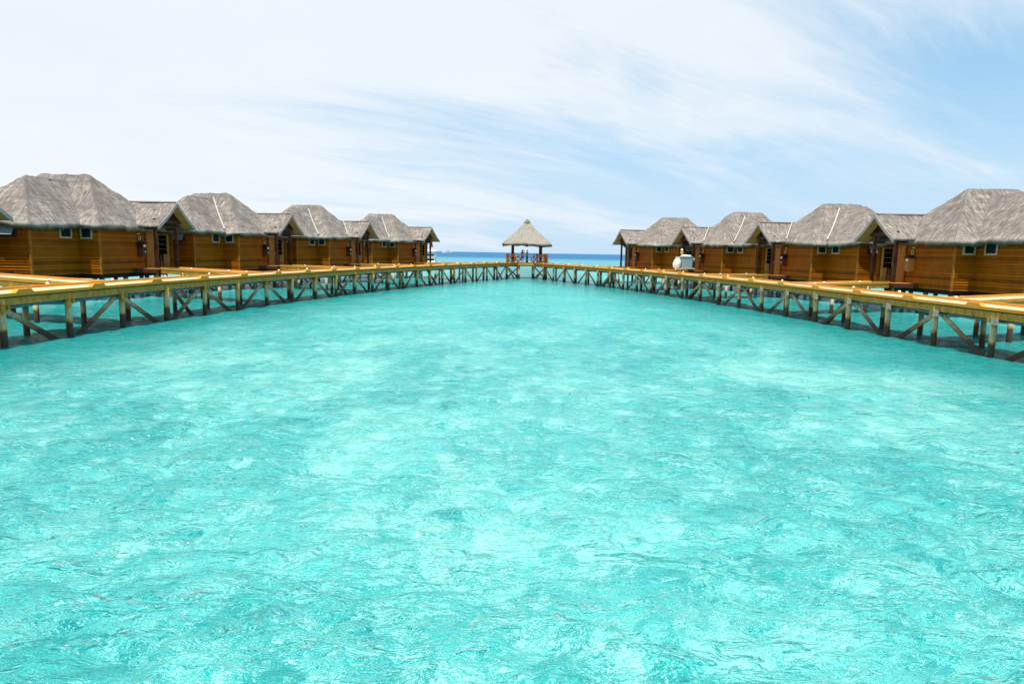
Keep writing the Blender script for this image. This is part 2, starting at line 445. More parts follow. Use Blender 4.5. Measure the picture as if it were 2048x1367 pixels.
# ------------------------------------------------------------------ boardwalks
PL = [(-17.3, 18.85), (-17.12, 21.94), (-16.96, 25.01), (-16.72, 28.06), (-16.41, 31.12), (-16.02, 34.16), (-15.57, 37.19), (-15.07, 40.22), (-14.5, 43.23), (-13.89, 46.24), (-13.23, 49.24), (-12.53, 52.22), (-11.79, 55.2), (-11.0, 58.16), (-10.18, 61.12), (-9.32, 64.06), (-8.41, 66.99), (-7.47, 69.91), (-6.48, 72.82), (-5.45, 75.71), (-4.37, 78.58), (-3.24, 81.43), (-2.05, 84.25), (-.80, 87.0), (.55, 89.7)]
PR = [(17.85, 20.9), (17.6, 23.94), (17.4, 26.99), (17.19, 30.04), (16.94, 33.09), (16.66, 36.13), (16.34, 39.17), (15.97, 42.21), (15.55, 45.24), (15.08, 48.26), (14.55, 51.27), (13.96, 54.27), (13.31, 57.26), (12.61, 60.23), (11.85, 63.19), (11.03, 66.14), (10.15, 69.07), (9.22, 71.98), (8.24, 74.88), (7.22, 77.76), (6.16, 80.62), (5.06, 83.48), (3.93, 86.5), (2.75, 89.7)]
def deck_z(y): return 1.74 + .0052 * (min(max(y, 18), 90) - 20)

class Path:
    def __init__(s, pts):
        s.p = [Vector((a, b)) for a, b in pts]
        # extend towards the viewer, out of frame
        d0 = (s.p[0] - s.p[1]).normalized()
        s.ext = [s.p[0] + d0 * 3.05 * k for k in range(3, 0, -1)]
        s.all = s.ext + s.p
        s.L = [0.]
        for a, b in zip(s.all, s.all[1:]): s.L.append(s.L[-1] + (b - a).length)
    def at(s, d):
        i = max(0, min(len(s.L) - 2, int(np.searchsorted(s.L, d) - 1)))
        t_ = (d - s.L[i]) / (s.L[i + 1] - s.L[i])
        p = s.all[i].lerp(s.all[i + 1], t_)
        def tan(k):
            a = s.all[max(k - 1, 0)]; b = s.all[min(k + 1, len(s.all) - 1)]; return (b - a).normalized()
        return p, (tan(i).lerp(tan(i + 1), t_)).normalized()

def sweep(mb, path, side, o0, o1, z0, z1, d0=0., d1=None, step=.75):
    """bar following the path; offsets o measured outwards from the lagoon side; z relative to deck top"""
    d1 = path.L[-1] if d1 is None else d1
    n = max(1, int(math.ceil((d1 - d0) / step)))
    prev = None; vs = []; fs = []
    for k in range(n + 1):
        p, t_ = path.at(d0 + (d1 - d0) * k / n)
        nrm = Vector((-t_.y, t_.x)) * side            # outward (left path: side=1)
        zz = deck_z(p.y)
        for o, z in ((o0, z0), (o1, z0), (o1, z1), (o0, z1)):
            q = p + nrm * o; vs.append((q.x, q.y, zz + z))
    for k in range(n):
        for j in range(4):
            a = k * 4 + j; b = k * 4 + (j + 1) % 4; f = (a, b, b + 4, a + 4)
            fs.append(f if side < 0 else f[::-1])
    fs.append((0, 1, 2, 3)); e = n * 4; fs.append((e + 3, e + 2, e + 1, e))
    mb.add(vs, fs)

WID = 2.05
def boardwalk(pts, side, name_lbl, pipe_mat, tops_parity):
    path = Path(pts)
    root = empty('boardwalk', (pts[0][0], pts[0][1], 0))
    tag(root, name_lbl, 'boardwalk', 'curved boardwalks round the lagoon')
    root.location = (0, 0, 0)
    Ltot = path.L[-1]
    # deck planks
    mb = MB(); d = 0.
    while d < Ltot - .05:
        e = min(d + .145, Ltot)
        j = random.uniform(-.004, .004)
        sweep(mb, path, side, .02, WID, -.04 + j, 0. + j, d, e - .008, 5)
        d = e
    mb.build('deck', 'deck', root)
    mb = MB(); sweep(mb, path, side, -.12, .015, -.035, .075); mb.build('edge_rail', 'kerb', root)
    mb = MB(); sweep(mb, path, side, WID + .005, WID + .12, -.06, .10); mb.build('edge_rail', 'kerb', root)
    mb = MB(); sweep(mb, path, side, -.07, .02, -.335, -.085); mb.build('edge_beam', 'beam', root)
    mb = MB(); sweep(mb, path, side, WID + .01, WID + .09, -.34, -.09); mb.build('edge_beam', 'beam', root)
    mb = MB(); sweep(mb, path, side, .95, 1.07, -.26, -.05); mb.build('deck_joist', 'beam', root)
    # service pipe
    mb = MB(); pp = []
    for k in range(int(Ltot / 1.0)):
        p, t_ = path.at(k * 1.0); nrm = Vector((-t_.y, t_.x)) * side; q = p + nrm * .26
        pp.append((q.x, q.y, deck_z(p.y) - .40 - (.03 if k % 3 == 1 else 0)))
    mb.tube(pp, .062, 8); mb.build('service_pipe', pipe_mat, root, smooth=True)
    # kerb blocks with lamps beside them
    d = 1.9; k = 0
    while d < Ltot - 1:
        p, t_ = path.at(d); nrm = Vector((-t_.y, t_.x)) * side; z = deck_z(p.y)
        L2 = .40; l2 = .28
        def pt(s_, o, zz): q = p + t_ * s_ + nrm * o; return (q.x, q.y, z + zz)
        bot = [pt(-L2, -.115, .075), pt(L2, -.115, .075), pt(L2, .08, .075), pt(-L2, .08, .075)]
        top = [pt(-l2, -.11, .19), pt(l2, -.11, .19), pt(l2, .075, .19), pt(-l2, .075, .19)]
        if side > 0: bot = bot[::-1]; top = top[::-1]
        MB().hexa(bot, top).build('kerb_block', 'kerb', root)
        q = p + nrm * (WID + .06)
        MB().lathe([(.06, 0), (.065, .035), (.05, .07), (.025, .09)], 10, (q.x, q.y, z + .10)).build('deck_lamp', 'white', root, smooth=True)
        d += 3.75; k += 1
    # piles, cap blocks, cross heads and braces
    allp = path.all
    for i, p in enumerate(allp):
        if i < 1: continue
        _, t_ = path.at(path.L[i]); nrm = Vector((-t_.y, t_.x)) * side; z = deck_z(p.y)
        jj = lambda a=.05: random.uniform(-a, a)
        r_ = random.uniform(.105, .135)
        q = p + nrm * .02
        lean = Vector((jj(.06), jj(.06)))
        MB().tube([(q.x + lean.x, q.y + lean.y, -1.4), (q.x, q.y, z * .5), (q.x, q.y, z - .10)], [r_ * 1.08, r_, r_ * .97], 12).build('pile', 'pile', root, smooth=True)
        qb = p + nrm * (WID - .25) + t_ * jj(.5)
        MB().tube([(qb.x + jj(), qb.y + jj(), -1.4), (qb.x, qb.y, z - .30)], [r_, r_ * .95], 12).build('pile', 'pile', root, smooth=True)
        a = p - nrm * .12; b_ = p + nrm * (WID + .02)
        tq = t_ * .15
        MB().bar((a.x + tq.x, a.y + tq.y, z - .40), (b_.x + tq.x, b_.y + tq.y, z - .40), .09, .16).build('cross_head', 'beam', root)
        c0 = p - nrm * .115
        if side < 0 or i % 2 == 0:
            wd_ = .30 if side < 0 else .16
            e0 = c0 - t_ * (wd_ + .02) ; e1 = c0 - t_ * .02
            MB().bar((e0.x, e0.y, z - .41), (e1.x, e1.y, z - .41), .05, .26).build('cap_block', 'pale_block' if side < 0 else 'beam', root)
        if i + 1 < len(allp):
            p2 = allp[i + 1]
            top_here = (i % 2 == tops_parity)
            hi, lo = (p, p2) if top_here else (p2, p)
            dd = (lo - hi); n_ = nrm * .17
            h_ = hi + n_ + dd * .06; l_ = hi + n_ + dd * 1.10
            # continues to the bed
            MB().bar((h_.x, h_.y, z - .45), (l_.x, l_.y, -.55), .055, .19).build('brace', 'brace', root)
    # braces across, between the two rows
    for i in range(2, len(allp) - 1, 6):
        p = allp[i]; _, t_ = path.at(path.L[i]); nrm = Vector((-t_.y, t_.x)) * side; z = deck_z(p.y)
        a = p + nrm * (WID - .3) - t_ * .2; b_ = p + nrm * .25 - t_ * .2
        MB().bar((a.x, a.y, z - .5), (b_.x, b_.y, -.5), .055, .18).build('cross_brace', 'brace', root)
    return path, root

pathL, bwL = boardwalk(PL, 1, 'left curving yellow timber boardwalk on piles, a blue pipe under its edge', 'pipe_blue', 0)
pathR, bwR = boardwalk(PR, -1, 'right curving yellow timber boardwalk, pale blocks at its pile heads', 'pipe_green', 1)

# ------------------------------------------------------------------ thatch
def fbm2(x, y, seed, scale):
    r_ = np.random.RandomState(seed); z = np.zeros_like(x)
    for i in range(18):
        th = r_.uniform(0, 6.283); k = scale * (1.25 ** (i % 9)) * r_.uniform(.8, 1.2); ph = r_.uniform(0, 6.283)
        z += np.sin(k * (x * math.cos(th) + y * math.sin(th)) + ph) / (1.25 ** (i % 9))
    return z / 3.5

def smin(a, b, k):
    h = np.clip(.5 + .5 * (b - a) / k, 0, 1); return b * (1 - h) + a * h - k * h * (1 - h)

def hip_shell(mb, v0, v1, ua, ub, runs, ze, zr, seed, res=.13, thick=.16, fringe=True, curve=.22, open_edge=()):
    """v = x axis, u = y axis; runs = (run at v0, v1, ua, ub); None = no slope there"""
    nv = int((v1 - v0) / res) + 1; nu = int((ub - ua) / res) + 1
    V, U = np.meshgrid(np.linspace(v0, v1, nv), np.linspace(ua, ub, nu), indexing='ij')
    x = np.full_like(V, 9.); best = np.full_like(V, 9.); along = np.zeros_like(V)
    for q, (rn, dd) in enumerate(zip(runs, (V - v0, v1 - V, U - ua, ub - U))):
        if rn:
            x = smin(x, dd / rn, .03)
            m_ = dd / rn < best; best = np.where(m_, dd / rn, best); along = np.where(m_, (U if q < 2 else V) + q * 31.7, along)
    x = np.clip(x, 0, 1)
    g = (1 - curve) * x + curve * x * x
    Z = ze + (zr - ze) * g
    # uneven hand-laid surface, sagging and swelling eave
    Z = Z + .06 * fbm2(V, U, seed, .9) * (1 - .85 * x) + .05 * fbm2(V, U, seed + 5, 4.) 
    Z = Z + np.random.RandomState(seed).uniform(-.018, .018, Z.shape)
    eave = np.exp(-x * 12)
    Z = Z - .17 * eave * (1 + fbm2(V, U, seed + 9, .8)) * .5 - .08 * np.exp(-(x * 22) ** 1.5)
    # round the plan corners
    def cornerpull(V, U):
        rc = 1.0
        for cv, sv in ((v0, 1), (v1, -1)):
            for cu, su, rn in ((ua, 1, runs[2]), (ub, -1, runs[3])):
                if not rn: continue
                if sv > 0 and not runs[0]: continue
                a = (V - cv) * sv; b = (U - cu) * su
                m_ = (a < rc) & (b < rc)
                dx = rc - a; dy = rc - b; mx = np.maximum(dx, dy); ln = np.hypot(dx, dy) + 1e-9
                f = np.where(m_, np.minimum(1, (mx / ln) * 1.0), 1)
                w_ = np.clip(mx / rc, 0, 1)
                f = 1 - (1 - f) * w_ * .8
                V = np.where(m_, cv + sv * (rc - dx * f), V); U = np.where(m_, cu + su * (rc - dy * f), U)
        return V, U
    V2, U2 = cornerpull(V, U)
    jit = np.random.RandomState(seed + 1)
    top = np.stack([V2, U2, Z], -1)
    k = nv * nu
    vs = top.reshape(-1, 3).tolist()
    # underside: inset and lower
    cx, cy = (v0 + v1) / 2, (ua + ub) / 2
    bx = V2 + np.clip(cx - V2, -.16, .16); by = U2 + np.clip(cy - U2, -.16, .16)
    bz = Z - thick - .05 * fbm2(V, U, seed + 2, 3.) * eave
    vs += np.stack([bx, by, bz], -1).reshape(-1, 3).tolist()
    fs = []
    idx = lambda i, j: i * nu + j
    for i in range(nv - 1):
        for j in range(nu - 1):
            fs.append((idx(i, j), idx(i + 1, j), idx(i + 1, j + 1), idx(i, j + 1)))
            fs.append((k + idx(i, j), k + idx(i, j + 1), k + idx(i + 1, j + 1), k + idx(i + 1, j)))
    ring = [idx(i, 0) for i in range(nv)] + [idx(nv - 1, j) for j in range(1, nu)] + [idx(i, nu - 1) for i in range(nv - 2, -1, -1)] + [idx(0, j) for j in range(nu - 2, 0, -1)]
    for a, b in zip(ring, ring[1:] + ring[:1]): fs.append((a, k + a, k + b, b))
    uvs = np.stack([along + seed, best * 4.3], -1).reshape(-1, 2); mb.uv[len(mb.v)] = np.concatenate([uvs, uvs])
    mb.add(vs, fs)
    if fringe:
        vv = []; ff = []
        pr = np.array(vs)
        for a, b in zip(ring, ring[1:] + ring[:1]):
            A = pr[a]; B = pr[b]; Ab = pr[k + a]; Bb = pr[k + b]
            for q in range(3):
                t_ = jit.uniform(0, 1); s_ = jit.uniform(.15, 1)
                P = A * (1 - t_) + B * t_; Q = Ab * (1 - t_) + Bb * t_
                base = P * (1 - s_) + Q * s_
                out = (P - Q); out[2] = 0; n_ = np.linalg.norm(out); out = out / (n_ + 1e-6)
                along = (B - A) / (np.linalg.norm(B - A) + 1e-6)
                ln = jit.uniform(.06, .16); wd_ = jit.uniform(.015, .04)
                tip = base + out * ln * .45 + np.array((0, 0, -ln)) + along * jit.uniform(-.05, .05)
                k0 = len(vv); vv += [base - along * wd_, base + along * wd_, tip, base - out * .03]
                ff += [(k0, k0 + 1, k0 + 2), (k0, k0 + 2, k0 + 3), (k0 + 1, k0 + 3, k0 + 2)]
        mb.uv[len(mb.v)] = np.array([(p[0] * 1.0 + p[1], 0) for p in vv]); mb.add(vv, ff)

ZB, ZF, ZT = 1.67, 1.96, 4.80
def siding(mb, a, b, z0, z1, hgt=.16, th=.035):
    """lap boards on the vertical face from a to b (x,y); outside is to the right of a->b"""
    a = Vector(a); b = Vector(b); d = (b - a).normalized(); n_ = Vector((d.y, -d.x))
    z = z0
    while z < z1 - .01:
        zt = min(z + hgt, z1)
        lo = n_ * (th + random.uniform(-.003, .003)); hi = n_ * .006
        vs = [(a.x, a.y, z), (b.x, b.y, z), (b.x + lo.x, b.y + lo.y, z), (a.x + lo.x, a.y + lo.y, z),
              (a.x, a.y, zt), (b.x, b.y, zt), (b.x + hi.x, b.y + hi.y, zt), (a.x + hi.x, a.y + hi.y, zt)]
        mb.add(vs, [(0, 3, 2, 1)[::-1], (4, 5, 6, 7)[::-1], (3, 7, 6, 2)[::-1], (0, 1, 5, 4)[::-1], (0, 4, 7, 3)[::-1], (1, 2, 6, 5)[::-1]])
        z = zt

def frame_on(mb, axis, c, s0, s1, z0, z1, wd_=.10, dep=.07, sg=1):
    """rectangular frame lying on a wall plane. axis 'x': plane x=c facing sg*x, s along y; axis 'y': plane y=c facing sg*y, s along x"""
    def bx(a0, a1, b0, b1):
        lo, hi = sorted((c, c + sg * dep))
        if axis == 'x': mb.box(lo, hi, a0, a1, b0, b1)
        else: mb.box(a0, a1, lo, hi, b0, b1)
    bx(s0, s0 + wd_, z0, z1); bx(s1 - wd_, s1, z0, z1); bx(s0 + wd_, s1 - wd_, z0, z0 + wd_); bx(s0 + wd_, s1 - wd_, z1 - wd_, z1)

def pane_on(mb, axis, c, s0, s1, z0, z1, sg=1, t=.045):
    lo, hi = sorted((c, c + sg * t))
    if axis == 'x': mb.box(lo, hi, s0, s1, z0, z1)
    else: mb.box(s0, s1, lo, hi, z0, z1)

HIDX = [0]
def bungalow(side, X, Y, a, label, strips=(), seed=1, box_mat='darkwood', doorm='doorwood'):
    """local axes: y = along the row away from the camera, x = towards the lagoon (mirrored for the right row)"""
    root = empty('water_bungalow', (X, Y, 0), -a if side == 'L' else a)
    tag(root, label, 'bungalow', 'thatched water bungalows along the boardwalks')
    mir = side == 'R'
    def put(mb, name, m, parent=None, **kw):
        if mir: mb.mirror_x()
        return mb.build(name, m, parent or root, **kw)
    # --- walls
    mb = MB()
    near = [(-1.3, 0.), (-1.3, -4.24), (-6.4, -4.24), (-6.4, 0.)]
    siding(mb, near[1], near[0], ZB, ZT); siding(mb, near[2], near[1], ZB, ZT); siding(mb, near[3], near[2], ZB, ZT)
    mb.box(-6.4, -1.3, -4.24, .05, ZB - .02, ZT - .03)
    put(mb, 'wall', 'siding')
    mb = MB()
    far = [(-1.3, 0.), (0., 0.), (0., 6.27), (-1.3, 6.27), (-1.3, 8.5), (0., 8.5), (0., 8.75), (-8.6, 8.75), (-8.6, 0), (-6.4, 0)]
    for p, q in zip(far, far[1:]): siding(mb, p, q, ZB, ZT)
    mb.box(-8.6, 0, 0., 6.27, ZB - .01, ZT - .02); mb.box(-8.6, -1.3, 6.27, 8.5, ZB - .01, ZT - .02); mb.box(-8.6, 0, 8.5, 8.75, ZB - .01, ZT - .02)
    put(mb, 'wall', 'siding')
    # corner boards
    for x, y, sx, sy in ((-1.3, -4.24, 1, -1), (0, 0, 1, -1), (0, 6.27, 1, 1), (0, 8.75, 1, 1)):
        mb = MB(); x0, x1 = sorted((x - sx * .06, x + sx * .05)); y0, y1 = sorted((y - sy * .06, y + sy * .05))
        mb.box(x0, x1, y0, y1, ZB - .03, ZT); put(mb, 'corner_board', 'trim')
    # floor frame and stilts
    mb = MB()
    mb.box(-6.2, -1.5, -4.05, 8.4, ZB - .30, ZB - .025); mb.box(-8.3, -.3, .3, 8.4, ZB - .301, ZB - .026)
    put(mb, 'floor_frame', 'darkwood')
    for x, y in ((-1.7, -3.9), (-1.7, -.6), (-4, -3.9), (-6, -3.9), (-.4, .6), (-.4, 3.2), (-.4, 5.8), (-.9, 8.3), (-4, 1.5), (-4, 5.5), (-7.9, .6), (-7.9, 4.4), (-7.9, 8.3), (-4.2, 8.3)):
        mb = MB(); mb.tube([(x, y, -1.4), (x, y, ZB - .3)], [.15, .15], 10); put(mb, 'stilt', 'concrete', smooth=True)
    for x0, y0, x1, y1 in ((-.4, .6, -.4, 3.2), (-.4, 5.8, -.4, 3.2), (-1.7, -3.9, -1.7, -.6)):
        mb = MB(); mb.bar((x0 + .1, y0, ZB - .4), (x1 + .1, y1, -.3), .06, .16); put(mb, 'stilt_brace', 'brace')
    # --- roofs
    mb = MB()
    hip_shell(mb, -6.85, -.80, -4.75, 3.3, (3.03, 3.02, 4.0, None), 4.80, 7.70, seed)
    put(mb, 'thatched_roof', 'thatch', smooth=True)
    mb = MB()
    hip_shell(mb, -9.2, .55, -.55, 9.0, (3.2, 3.2, 4.18, 5.37), 4.80, 8.22, seed + 11)
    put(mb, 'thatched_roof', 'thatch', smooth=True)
    # ridge caps
    mb = MB(); mb.tube([(-3.82, -.75, 7.50), (-3.82, 1.2, 7.56), (-3.82, 2.9, 7.54)], [.09, .11, .09], 8)
    mb.tube([(-2.65, 3.63, 8.00), (-4.3, 3.63, 8.08), (-6.0, 3.63, 8.02)], [.09, .12, .09], 8); put(mb, 'ridge_roll', 'thatch', smooth=True)
    # porch gable roof
    pu0, pu1_, pc, pz0, pz1 = 3.5, 8.68, 6.07, 4.86, 6.55
    def pz(u, off=0.):
        t_ = abs(u - pc) / ((pc - pu0) if u < pc else (pu1_ - pc)); return pz1 - (pz1 - pz0) * (1.22 * t_ - .22 * t_ * t_) + off
    nu, nv_ = 36, 26
    def shell(mb, x0, x1, o_top, o_bot, noise=0., ua=pu0, ub=pu1_):
        vs = []; fs = []
        us = np.linspace(ua, ub, nu + 1); xs = np.linspace(x0, x1, nv_ + 1)
        UU, XX = np.meshgrid(us, xs, indexing='ij')
        NZ = fbm2(UU, XX, seed + 21, 2.2) * noise
        for i, u in enumerate(us):
            for j, x in enumerate(xs): vs.append((x, u, pz(u) + o_top + NZ[i, j] + (random.uniform(-.012, .012) if noise else 0)))
        k = len(vs)
        for i, u in enumerate(us):
            for j, x in enumerate(xs): vs.append((x, u, pz(u) + o_bot))
        W_ = nv_ + 1
        mb.uv[len(mb.v)] = np.array([(p[0] + seed, abs(p[1] - pc) * 1.2) for p in vs])
        for i in range(nu):
            for j in range(nv_):
                q = i * W_ + j
                fs.append((q, q + 1, q + W_ + 1, q + W_)[::-1][::-1]); fs.append((k + q, k + q + W_, k + q + W_ + 1, k + q + 1))
        ring = [j for j in range(W_)] + [i * W_ + nv_ for i in range(1, nu + 1)] + [nu * W_ + j for j in range(nv_ - 1, -1, -1)] + [i * W_ for i in range(nu - 1, 0, -1)]
        for a_, b_ in zip(ring, ring[1:] + ring[:1]): fs.append((a_, k + a_, k + b_, b_))
        mb.add(vs, fs)
    mb = MB(); shell(mb, -1.9, 1.86, .05, -.12, .035)
    mb.tube([(-1.6, pc, pz1 + .03), (1.82, pc, pz1 + .03)], .09, 8)
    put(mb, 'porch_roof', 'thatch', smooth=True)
    mb = MB(); shell(mb, 1.0, 1.84, -.125, -.155, 0, pu0 + .12, pu1_ - .12); put(mb, 'soffit', 'soffit')
    for s0, s1 in ((pu0, pc), (pc, pu1_)):
        mb = MB(); N_ = 14; vs = []; fs = []
        for i in range(N_ + 1):
            u = s0 + (s1 - s0) * i / N_
            for x, o in ((1.865, -.22), (1.905, -.22), (1.905, .05), (1.865, .05)): vs.append((x, u, pz(u) + o))
        for i in range(N_):
            for j in range(4): fs.append((i * 4 + j, i * 4 + (j + 1) % 4, i * 4 + 4 + (j + 1) % 4, i * 4 + 4 + j))
        fs += [(3, 2, 1, 0), tuple(N_ * 4 + j for j in range(4))]
        mb.add(vs, fs); put(mb, 'barge_board', 'barge')
    # gable truss
    mb = MB(); mb.box(1.14, 1.28, 4.15, 7.75, 5.14, 5.38); put(mb, 'tie_beam', 'darkwood')
    mb = MB()
    mb.bar((1.2, 4.7, 5.4), (1.2, pc, 6.22), .09, .12, (1, 0, 0)); mb.bar((1.2, 7.5, 5.4), (1.2, pc, 6.22), .09, .12, (1, 0, 0)); mb.bar((1.2, pc, 5.39), (1.2, pc, 6.2), .1, .1)
    put(mb, 'truss_rafter', 'darkwood')
    mb = MB(); mb.add([(1.02, 4.6, 5.385), (1.02, 7.55, 5.385), (1.02, pc, 6.28), (1.08, 4.6, 5.385), (1.08, 7.55, 5.385), (1.08, pc, 6.28)],
                      [(0, 2, 1), (3, 4, 5), (0, 1, 4, 3), (1, 2, 5, 4), (2, 0, 3, 5)]); put(mb, 'gable_board', 'darkwood')
    for u in (4.28, 7.08):
        mb = MB(); mb.box(1.11, 1.31, u - .10, u + .10, ZF, 5.14); put(mb, 'porch_column', 'darkwood', bevel=.015)
        mb = MB(); mb.box(-.02, 1.11, u - .06, u + .06, 4.62, 4.80); put(mb, 'eave_beam', 'darkwood')
    # porch floor
    mb = MB(); u = 3.4
    while u < 8.6:
        mb.box(.035, 1.75, u, u + .135, ZF - .04, ZF); u += .143
    mb.box(-1.25, .03, 6.33, 8.45, ZF - .05, ZF - .004)
    put(mb, 'porch_floor', 'kerb')
    mb = MB(); mb.box(.04, 1.70, 3.36, 3.395, ZF - .30, ZF + .0); mb.box(1.755, 1.79, 3.36, 8.6, ZF - .30, ZF + .002); mb.box(.04, 1.7, 8.61, 8.65, ZF - .3, ZF)
    put(mb, 'porch_skirt', 'darkwood')
    for u in (3.7, 8.2):
        mb = MB(); mb.tube([(1.5, u, -1.4), (1.5, u, ZF - .06)], .11, 10); put(mb, 'stilt', 'pile', smooth=True)
    # door on the lagoon wall
    mb = MB(); mb.box(.03, .075, 5.05, 6.2, ZF, 4.65)
    for k in range(2):
        for z0, z1 in ((2.1, 3.15), (3.3, 4.5)):
            y0 = 5.15 + k * .54; mb.box(.075, .10, y0, y0 + .42, z0, z1)
    d = put(mb, 'door', doorm)
    mb = MB(); mb.box(.08, .135, 5.0, 5.06, ZF, 4.7); mb.box(.08, .135, 6.19, 6.25, ZF, 4.7); mb.box(.08, .135, 5.06, 6.19, 4.62, 4.7)
    put(mb, 'door_frame', 'trim', d)
    mb = MB(); mb.tube([(.10, 6.05, 3.0), (.17, 6.05, 3.0), (.17, 6.05, 3.14)], .02, 6); put(mb, 'handle', 'offwhite', d)
    # glazed door on the far side of the recess (faces the camera)
    mb = MB(); frame_on(mb, 'y', 8.44, -.98, -.10, ZF, 4.42, .13, .06, -1)
    mb.box(-.85, -.23, 8.40, 8.44, ZF + .13, ZF + .95)
    d = put(mb, 'door', 'doorpale')
    mb = MB(); pane_on(mb, 'y', 8.44, -.85, -.23, ZF + .95, 4.29, -1, .02)
    d2 = put(mb, 'pane', 'glass', d)
    mb = MB()
    for k in range(3): mb.box(-.85, -.23, 8.395, 8.42, ZF + 1.3 + k * .36, ZF + 1.325 + k * .36)
    put(mb, 'glazing_bar', 'doorpale', d)
    # windows: one on the near block's lagoon wall, one on the return wall
    mb = MB(); frame_on(mb, 'x', -1.27, -1.85, -.78, 3.86, 4.62); wd_ = put(mb, 'window', 'winframe')
    mb = MB(); pane_on(mb, 'x', -1.27, -1.75, -.88, 3.96, 4.52); put(mb, 'pane', 'glass', wd_)
    mb = MB(); frame_on(mb, 'y', -.03, -1.16, -.40, 3.86, 4.62, .10, .07, -1); wd_ = put(mb, 'window', 'winframe')
    mb = MB(); pane_on(mb, 'y', -.03, -1.06, -.50, 3.96, 4.52, -1); put(mb, 'pane', 'glass', wd_)
    # awning window on the camera-facing wall
    mb = MB(); frame_on(mb, 'y', -4.27, -3.0, -1.95, 3.86, 4.62, .08, .06, -1); wd_ = put(mb, 'awning_window', 'darkwood')
    mb = MB(); mb.box(-2.92, -2.03, -4.30, -4.28, 3.94, 4.54); put(mb, 'dark_opening', 'black', wd_)
    mb = MB(); mb.hexa([(-2.9, -4.62, 4.0), (-2.05, -4.62, 4.0), (-2.05, -4.59, 3.99), (-2.9, -4.59, 3.99)], [(-2.9, -4.36, 4.52), (-2.05, -4.36, 4.52), (-2.05, -4.33, 4.51), (-2.9, -4.33, 4.51)])
    put(mb, 'sash', 'canvas', wd_)
    # wall cabinet with a little pitched lid, lamp ring and number plate
    y0, y1 = 4.0, 4.52
    mb = MB(); mb.box(.03, .42, y0, y1, 2.75, 3.62); cb = put(mb, 'wall_cabinet', box_mat, bevel=.01)
    mb = MB(); ym = (y0 + y1) / 2; mb.add([(.02, y0 - .08, 3.63), (.52, y0 - .08, 3.63), (.52, y1 + .08, 3.63), (.02, y1 + .08, 3.63), (.02, ym, 3.82), (.50, ym, 3.82)],
                      [(0, 3, 2, 1), (0, 1, 5, 4), (3, 4, 5, 2), (1, 2, 5), (0, 4, 3)]); put(mb, 'lid', 'darkwood', cb)
    mb = MB(); mb.box(.425, .435, y0 + .12, y1 - .12, 3.42, 3.58); put(mb, 'label_plate', 'white', cb)
    mb = MB(); mb.box(.425, .44, y0 + .16, y1 - .12, 3.0, 3.16); put(mb, 'lock_plate', 'black', cb)
    mb = MB(); mb.tube([(.44, ym - .02, 3.08), (.47, ym - .02, 3.08)], .05, 10); put(mb, 'knob', 'white', cb)
    mb = MB(); ringp = [(.10, ym + .12 * math.cos(t_), 4.0 + .12 * math.sin(t_)) for t_ in np.linspace(0, 2 * math.pi, 17)]
    mb.tube(ringp, .03, 6); put(mb, 'porthole_lamp', 'offwhite', smooth=True)
    mb = MB(); mb.box(.035, .06, ym - .16, ym + .16, 4.27, 4.36); put(mb, 'number_plate', 'yellow')
    # metal flashing laid down the valleys on some of the roofs
    def roofz_far(x, u):
        t_ = min((u + .55) / 4.18 if u < 3.63 else (9 - u) / 5.37, (.55 - x) / 3.2, 1); return 4.8 + 3.42 * ((1 - .22) * t_ + .22 * t_ * t_)
    def roofz_near(x, u):
        t_ = min((-.8 - x) / 3.02, (x + 6.85) / 3.03, 1); return 4.8 + 2.9 * ((1 - .22) * t_ + .22 * t_ * t_)
    if 'valley' in strips:
        pts = []
        for k in range(13):
            x = -.95 - 2.85 * k / 12; zn = roofz_near(x, 0)
            u = -.5
            while roofz_far(x, u) < zn and u < 3.5: u += .02
            pts.append((x, u - .05, zn + .09))
        mb = MB(); mb.tube(pts, .055, 6); put(mb, 'valley_strip', 'strip')
    if 'porch' in strips:
        pts = []
        for k in range(9):
            u = 3.7 + (6.0 - 3.7) * k / 8; z = pz(u)
            x = .5
            while roofz_far(x, u) < z and x > -2.5: x -= .02
            pts.append((x + .05, u - .05, z + .14))
        mb = MB(); mb.tube(pts, .05, 6); put(mb, 'valley_strip', 'strip')
    return root

def world_pt(side, X, Y, a, u, v):
    s = 1 if side == 'L' else -1
    return (X + u * math.sin(a) * s + v * math.cos(a) * s, Y + u * math.cos(a) - v * math.sin(a))

HOUSES = {
 'L0': ('L', -29.2, 28.0, -.04, 'grey thatched bungalow cut off by the left edge, only its pale porch gable slope showing', (), 100),
 'L1': ('L', -26.05, 41.74, .005, 'largest left row bungalow, both roof peaks in view, no pale strip on its thatch', (), 200),
 'L2': ('L', -22.75, 54.89, .103, 'left row bungalow with one pale valley strip, just right of the largest left one', ('valley',), 300),
 'L3': ('L', -18.87, 67.87, .181, 'left row bungalow with two pale strips, next to the last one by the boat', ('valley', 'porch'), 400),
 'L4': ('L', -14.36, 82.41, .29, 'last and smallest bungalow of the left row, the white boat showing behind its porch', ('valley',), 500),
 'R1': ('R', 26.83, 40.36, -.018, 'largest bungalow of the right row, with an orange wall cabinet by its door', (), 600),
 'R2': ('R', 24.27, 53.99, .079, 'right row bungalow with two pale strips on its thatch and pink cloth in its porch', ('valley', 'porch'), 700),
 'R3': ('R', 21.07, 66.97, .154, 'right row bungalow behind the housekeeping cart', ('valley', 'porch'), 800),
 'R4': ('R', 16.45, 78.69, .197, 'last and smallest bungalow of the right row, open sea beside its porch', (), 900),
}
for k, (sd_, X, Y, a, lb, st, seed) in HOUSES.items():
    bungalow(sd_, X, Y, a, lb, st, seed, box_mat='doorwood' if k == 'R1' else 'darkwood')

